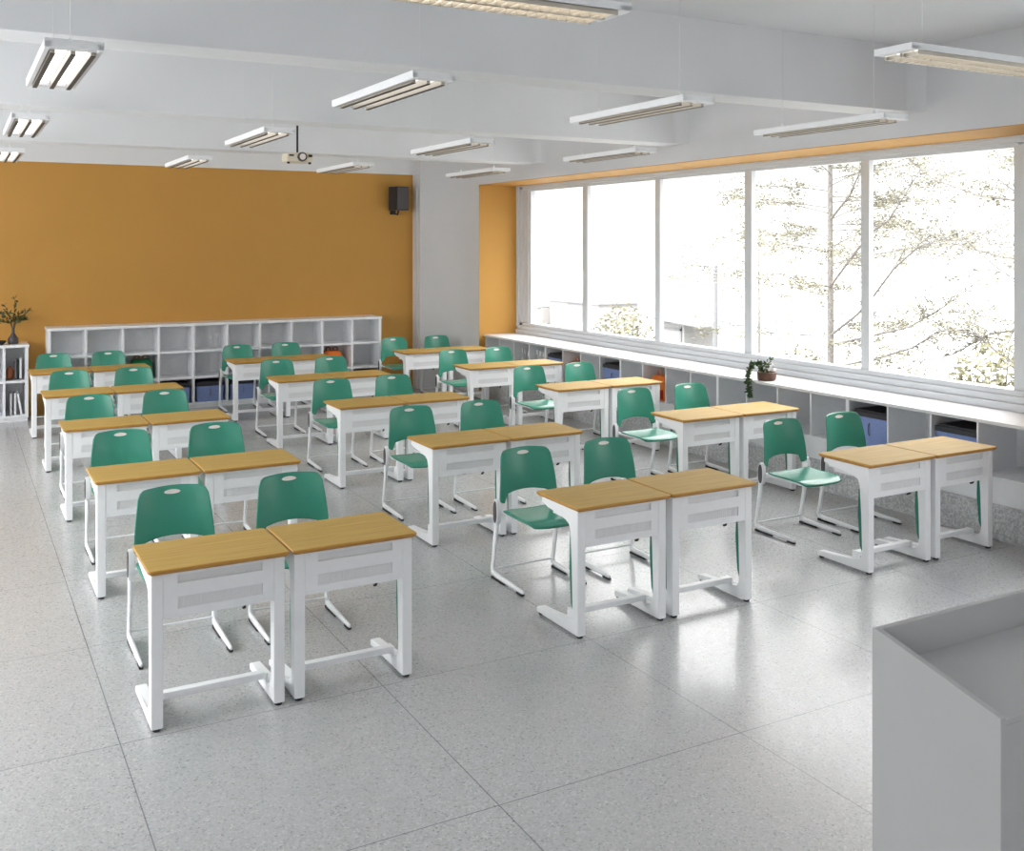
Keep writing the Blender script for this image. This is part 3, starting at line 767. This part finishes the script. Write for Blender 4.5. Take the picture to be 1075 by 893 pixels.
def bush(label, base, w, d, h, n, seed):
    rnd = random.Random(seed); t = thing('garden_bush', label, 'bush', base, 0, 'bushes outside the windows')
    st = MB(); lf = MB()
    for k in range(16):
        a = rnd.uniform(0, 6.28); r = rnd.uniform(.2, .9)
        e = Vector((math.cos(a)*w/2*r, math.sin(a)*d/2*r, h*(1-.35*r*r)*rnd.uniform(.85, 1.05)))
        st.tube([(0, 0, 0), e*.5+Vector((0, 0, .1*h)), e], [.03, .02, .006], 5)
    for k in range(n):
        a = rnd.uniform(0, 6.28); r = math.sqrt(rnd.random()); zz = h*math.sqrt(max(0, 1-r*r))*rnd.uniform(.55, 1.0)+rnd.gauss(0, .05)
        lf.leafquad((math.cos(a)*w/2*r, math.sin(a)*d/2*r, max(.05, zz)), rnd.uniform(.09, .17), rnd.uniform(.035, .06), rnd)
    st.build('stems', M['bark'], t); lf.build('foliage', M['bushleaf'], t)
for (u, vt, X, w, lab) in ((655, 318, 15, 2.4, 'tall pale olive bush outside the second window pane'), (578, 338, 16, 2.0, 'low bush at the foot of the pale building outside the far pane'),
                           (905, 385, 12.0, 1.4, 'low bush at the base of the tall sparse tree'), (1040, 352, 12.0, 1.8, 'rounded bush at the sill edge of the nearest window pane'),
                           (835, 362, 15.5, 2.2, 'low bush between the lamp post and the tall sparse tree')):
    p = at(u, vt, X); bush(lab, (p.x, p.y, gz), w*1.1, w*1.1, p.z-gz, 2600, int(u))
# pale buildings
p = at(617, 319, 24)
t = thing('pale_building', 'pale low building behind the bushes in the far window panes', 'building', (24, p.y, gz))
MB().box(0, 2, -.9, 3.2, 0, p.z-gz, .0).box(-.4, 2, 3.2, 7.5, 0, p.z-gz-.35, 0).build('wall', M['concrete'], t)
MB().box(-.1, 2.1, -1.0, 3.3, p.z-gz, p.z-gz+.06, 0).box(-.5, 2, 3.3, 7.6, p.z-gz-.35, p.z-gz-.29, 0).build('roof', M['roofgrey'], t)
MB().box(-.02, 0, .2, 1.6, 1.2, 2.1).build('facade_window', M['roofgrey'], t)
p = at(716, 336, 19)
t = thing('canopy_hut', 'pale hut with a flat overhanging canopy outside the third window pane', 'hut', (19, p.y, gz))
hz = p.z-gz
MB().box(0, 1.2, -.1, 1.2, 0, hz-.12).build('wall', M['concrete'], t)
MB().prism([(-1.3, hz-.12), (-1.3, hz-.08), (1.7, hz+.10), (1.7, hz+.02)], 'x', -.4, 1.4).build('canopy', M['roofgrey'], t)
MB().box(-.03, 0, 0, .08, 0, hz-.2).box(-.03, 0, 0, .9, hz-.32, hz-.26).build('door_surround', M['roofgrey'], t)
# lamp post
p = at(751, 281, 17)
t = thing('street_lamp', 'grey lamp post with short twin head outside the third window pane', 'street lamp', (17, p.y, gz))
hp = p.z-gz
MB().tube([(0, 0, 0), (0, 0, hp)], [.075, .055], 12).build('pole', M['postgrey'], t)
MB().tube([(0, 0, hp-.02), (-.05, .2, hp+.04), (-.1, .42, hp+.02)], .025, 8).box(-.16, -.02, .28, .50, hp-.0, hp+.06, .01).box(-.05, .05, -.05, .14, hp, hp+.07, .01).build('lamp_head', M['postgrey'], t)

# ------------------------------------------------------------------ light
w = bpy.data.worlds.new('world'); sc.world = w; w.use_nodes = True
# overcast sky: pale at the horizon, much brighter overhead and on the aisle side, brightness added there to light the room
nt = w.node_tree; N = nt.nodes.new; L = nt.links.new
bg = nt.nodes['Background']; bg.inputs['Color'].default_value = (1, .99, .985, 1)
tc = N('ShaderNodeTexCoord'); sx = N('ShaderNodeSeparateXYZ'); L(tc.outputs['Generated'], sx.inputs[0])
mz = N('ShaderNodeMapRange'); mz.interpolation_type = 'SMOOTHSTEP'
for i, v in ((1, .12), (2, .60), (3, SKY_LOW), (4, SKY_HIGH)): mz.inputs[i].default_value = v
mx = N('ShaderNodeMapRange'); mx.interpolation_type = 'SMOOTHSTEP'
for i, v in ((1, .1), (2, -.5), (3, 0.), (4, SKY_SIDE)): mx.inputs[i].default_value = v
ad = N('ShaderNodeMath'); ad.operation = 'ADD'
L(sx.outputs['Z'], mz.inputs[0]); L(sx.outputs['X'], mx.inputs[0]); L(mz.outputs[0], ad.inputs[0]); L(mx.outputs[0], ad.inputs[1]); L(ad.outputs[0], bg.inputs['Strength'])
def portal(y0, y1, side=1):
    ld = bpy.data.lights.new('daylight_opening', 'AREA'); ld.shape = 'RECTANGLE'; ld.size = y1-y0; ld.size_y = G1-G0
    ld.cycles.is_portal = True
    o = bpy.data.objects.new('daylight_opening', ld); COL.objects.link(o)
    o.location = (7.62 if side > 0 else XL-.13, (y0+y1)/2, (G0+G1)/2); o.rotation_euler = (R(90), 0, R(90*side))
portal(5.2, 13.1); portal(-1.45, 3.75)
for a, b in ((-1.2, .5), (4.1, 8.1), (9.1, 13.1)): portal(a, b, -1)

sc.view_settings.view_transform = 'Standard'; sc.view_settings.look = 'None'
sc.view_settings.exposure = .46; sc.view_settings.gamma = 1; sc.view_settings.use_curve_mapping = False
cy = sc.cycles
cy.use_denoising = True; cy.max_bounces = 10; cy.diffuse_bounces = 6; cy.glossy_bounces = 4; cy.transparent_max_bounces = 12
cy.sample_clamp_indirect = 6; cy.caustics_reflective = False; cy.caustics_refractive = False
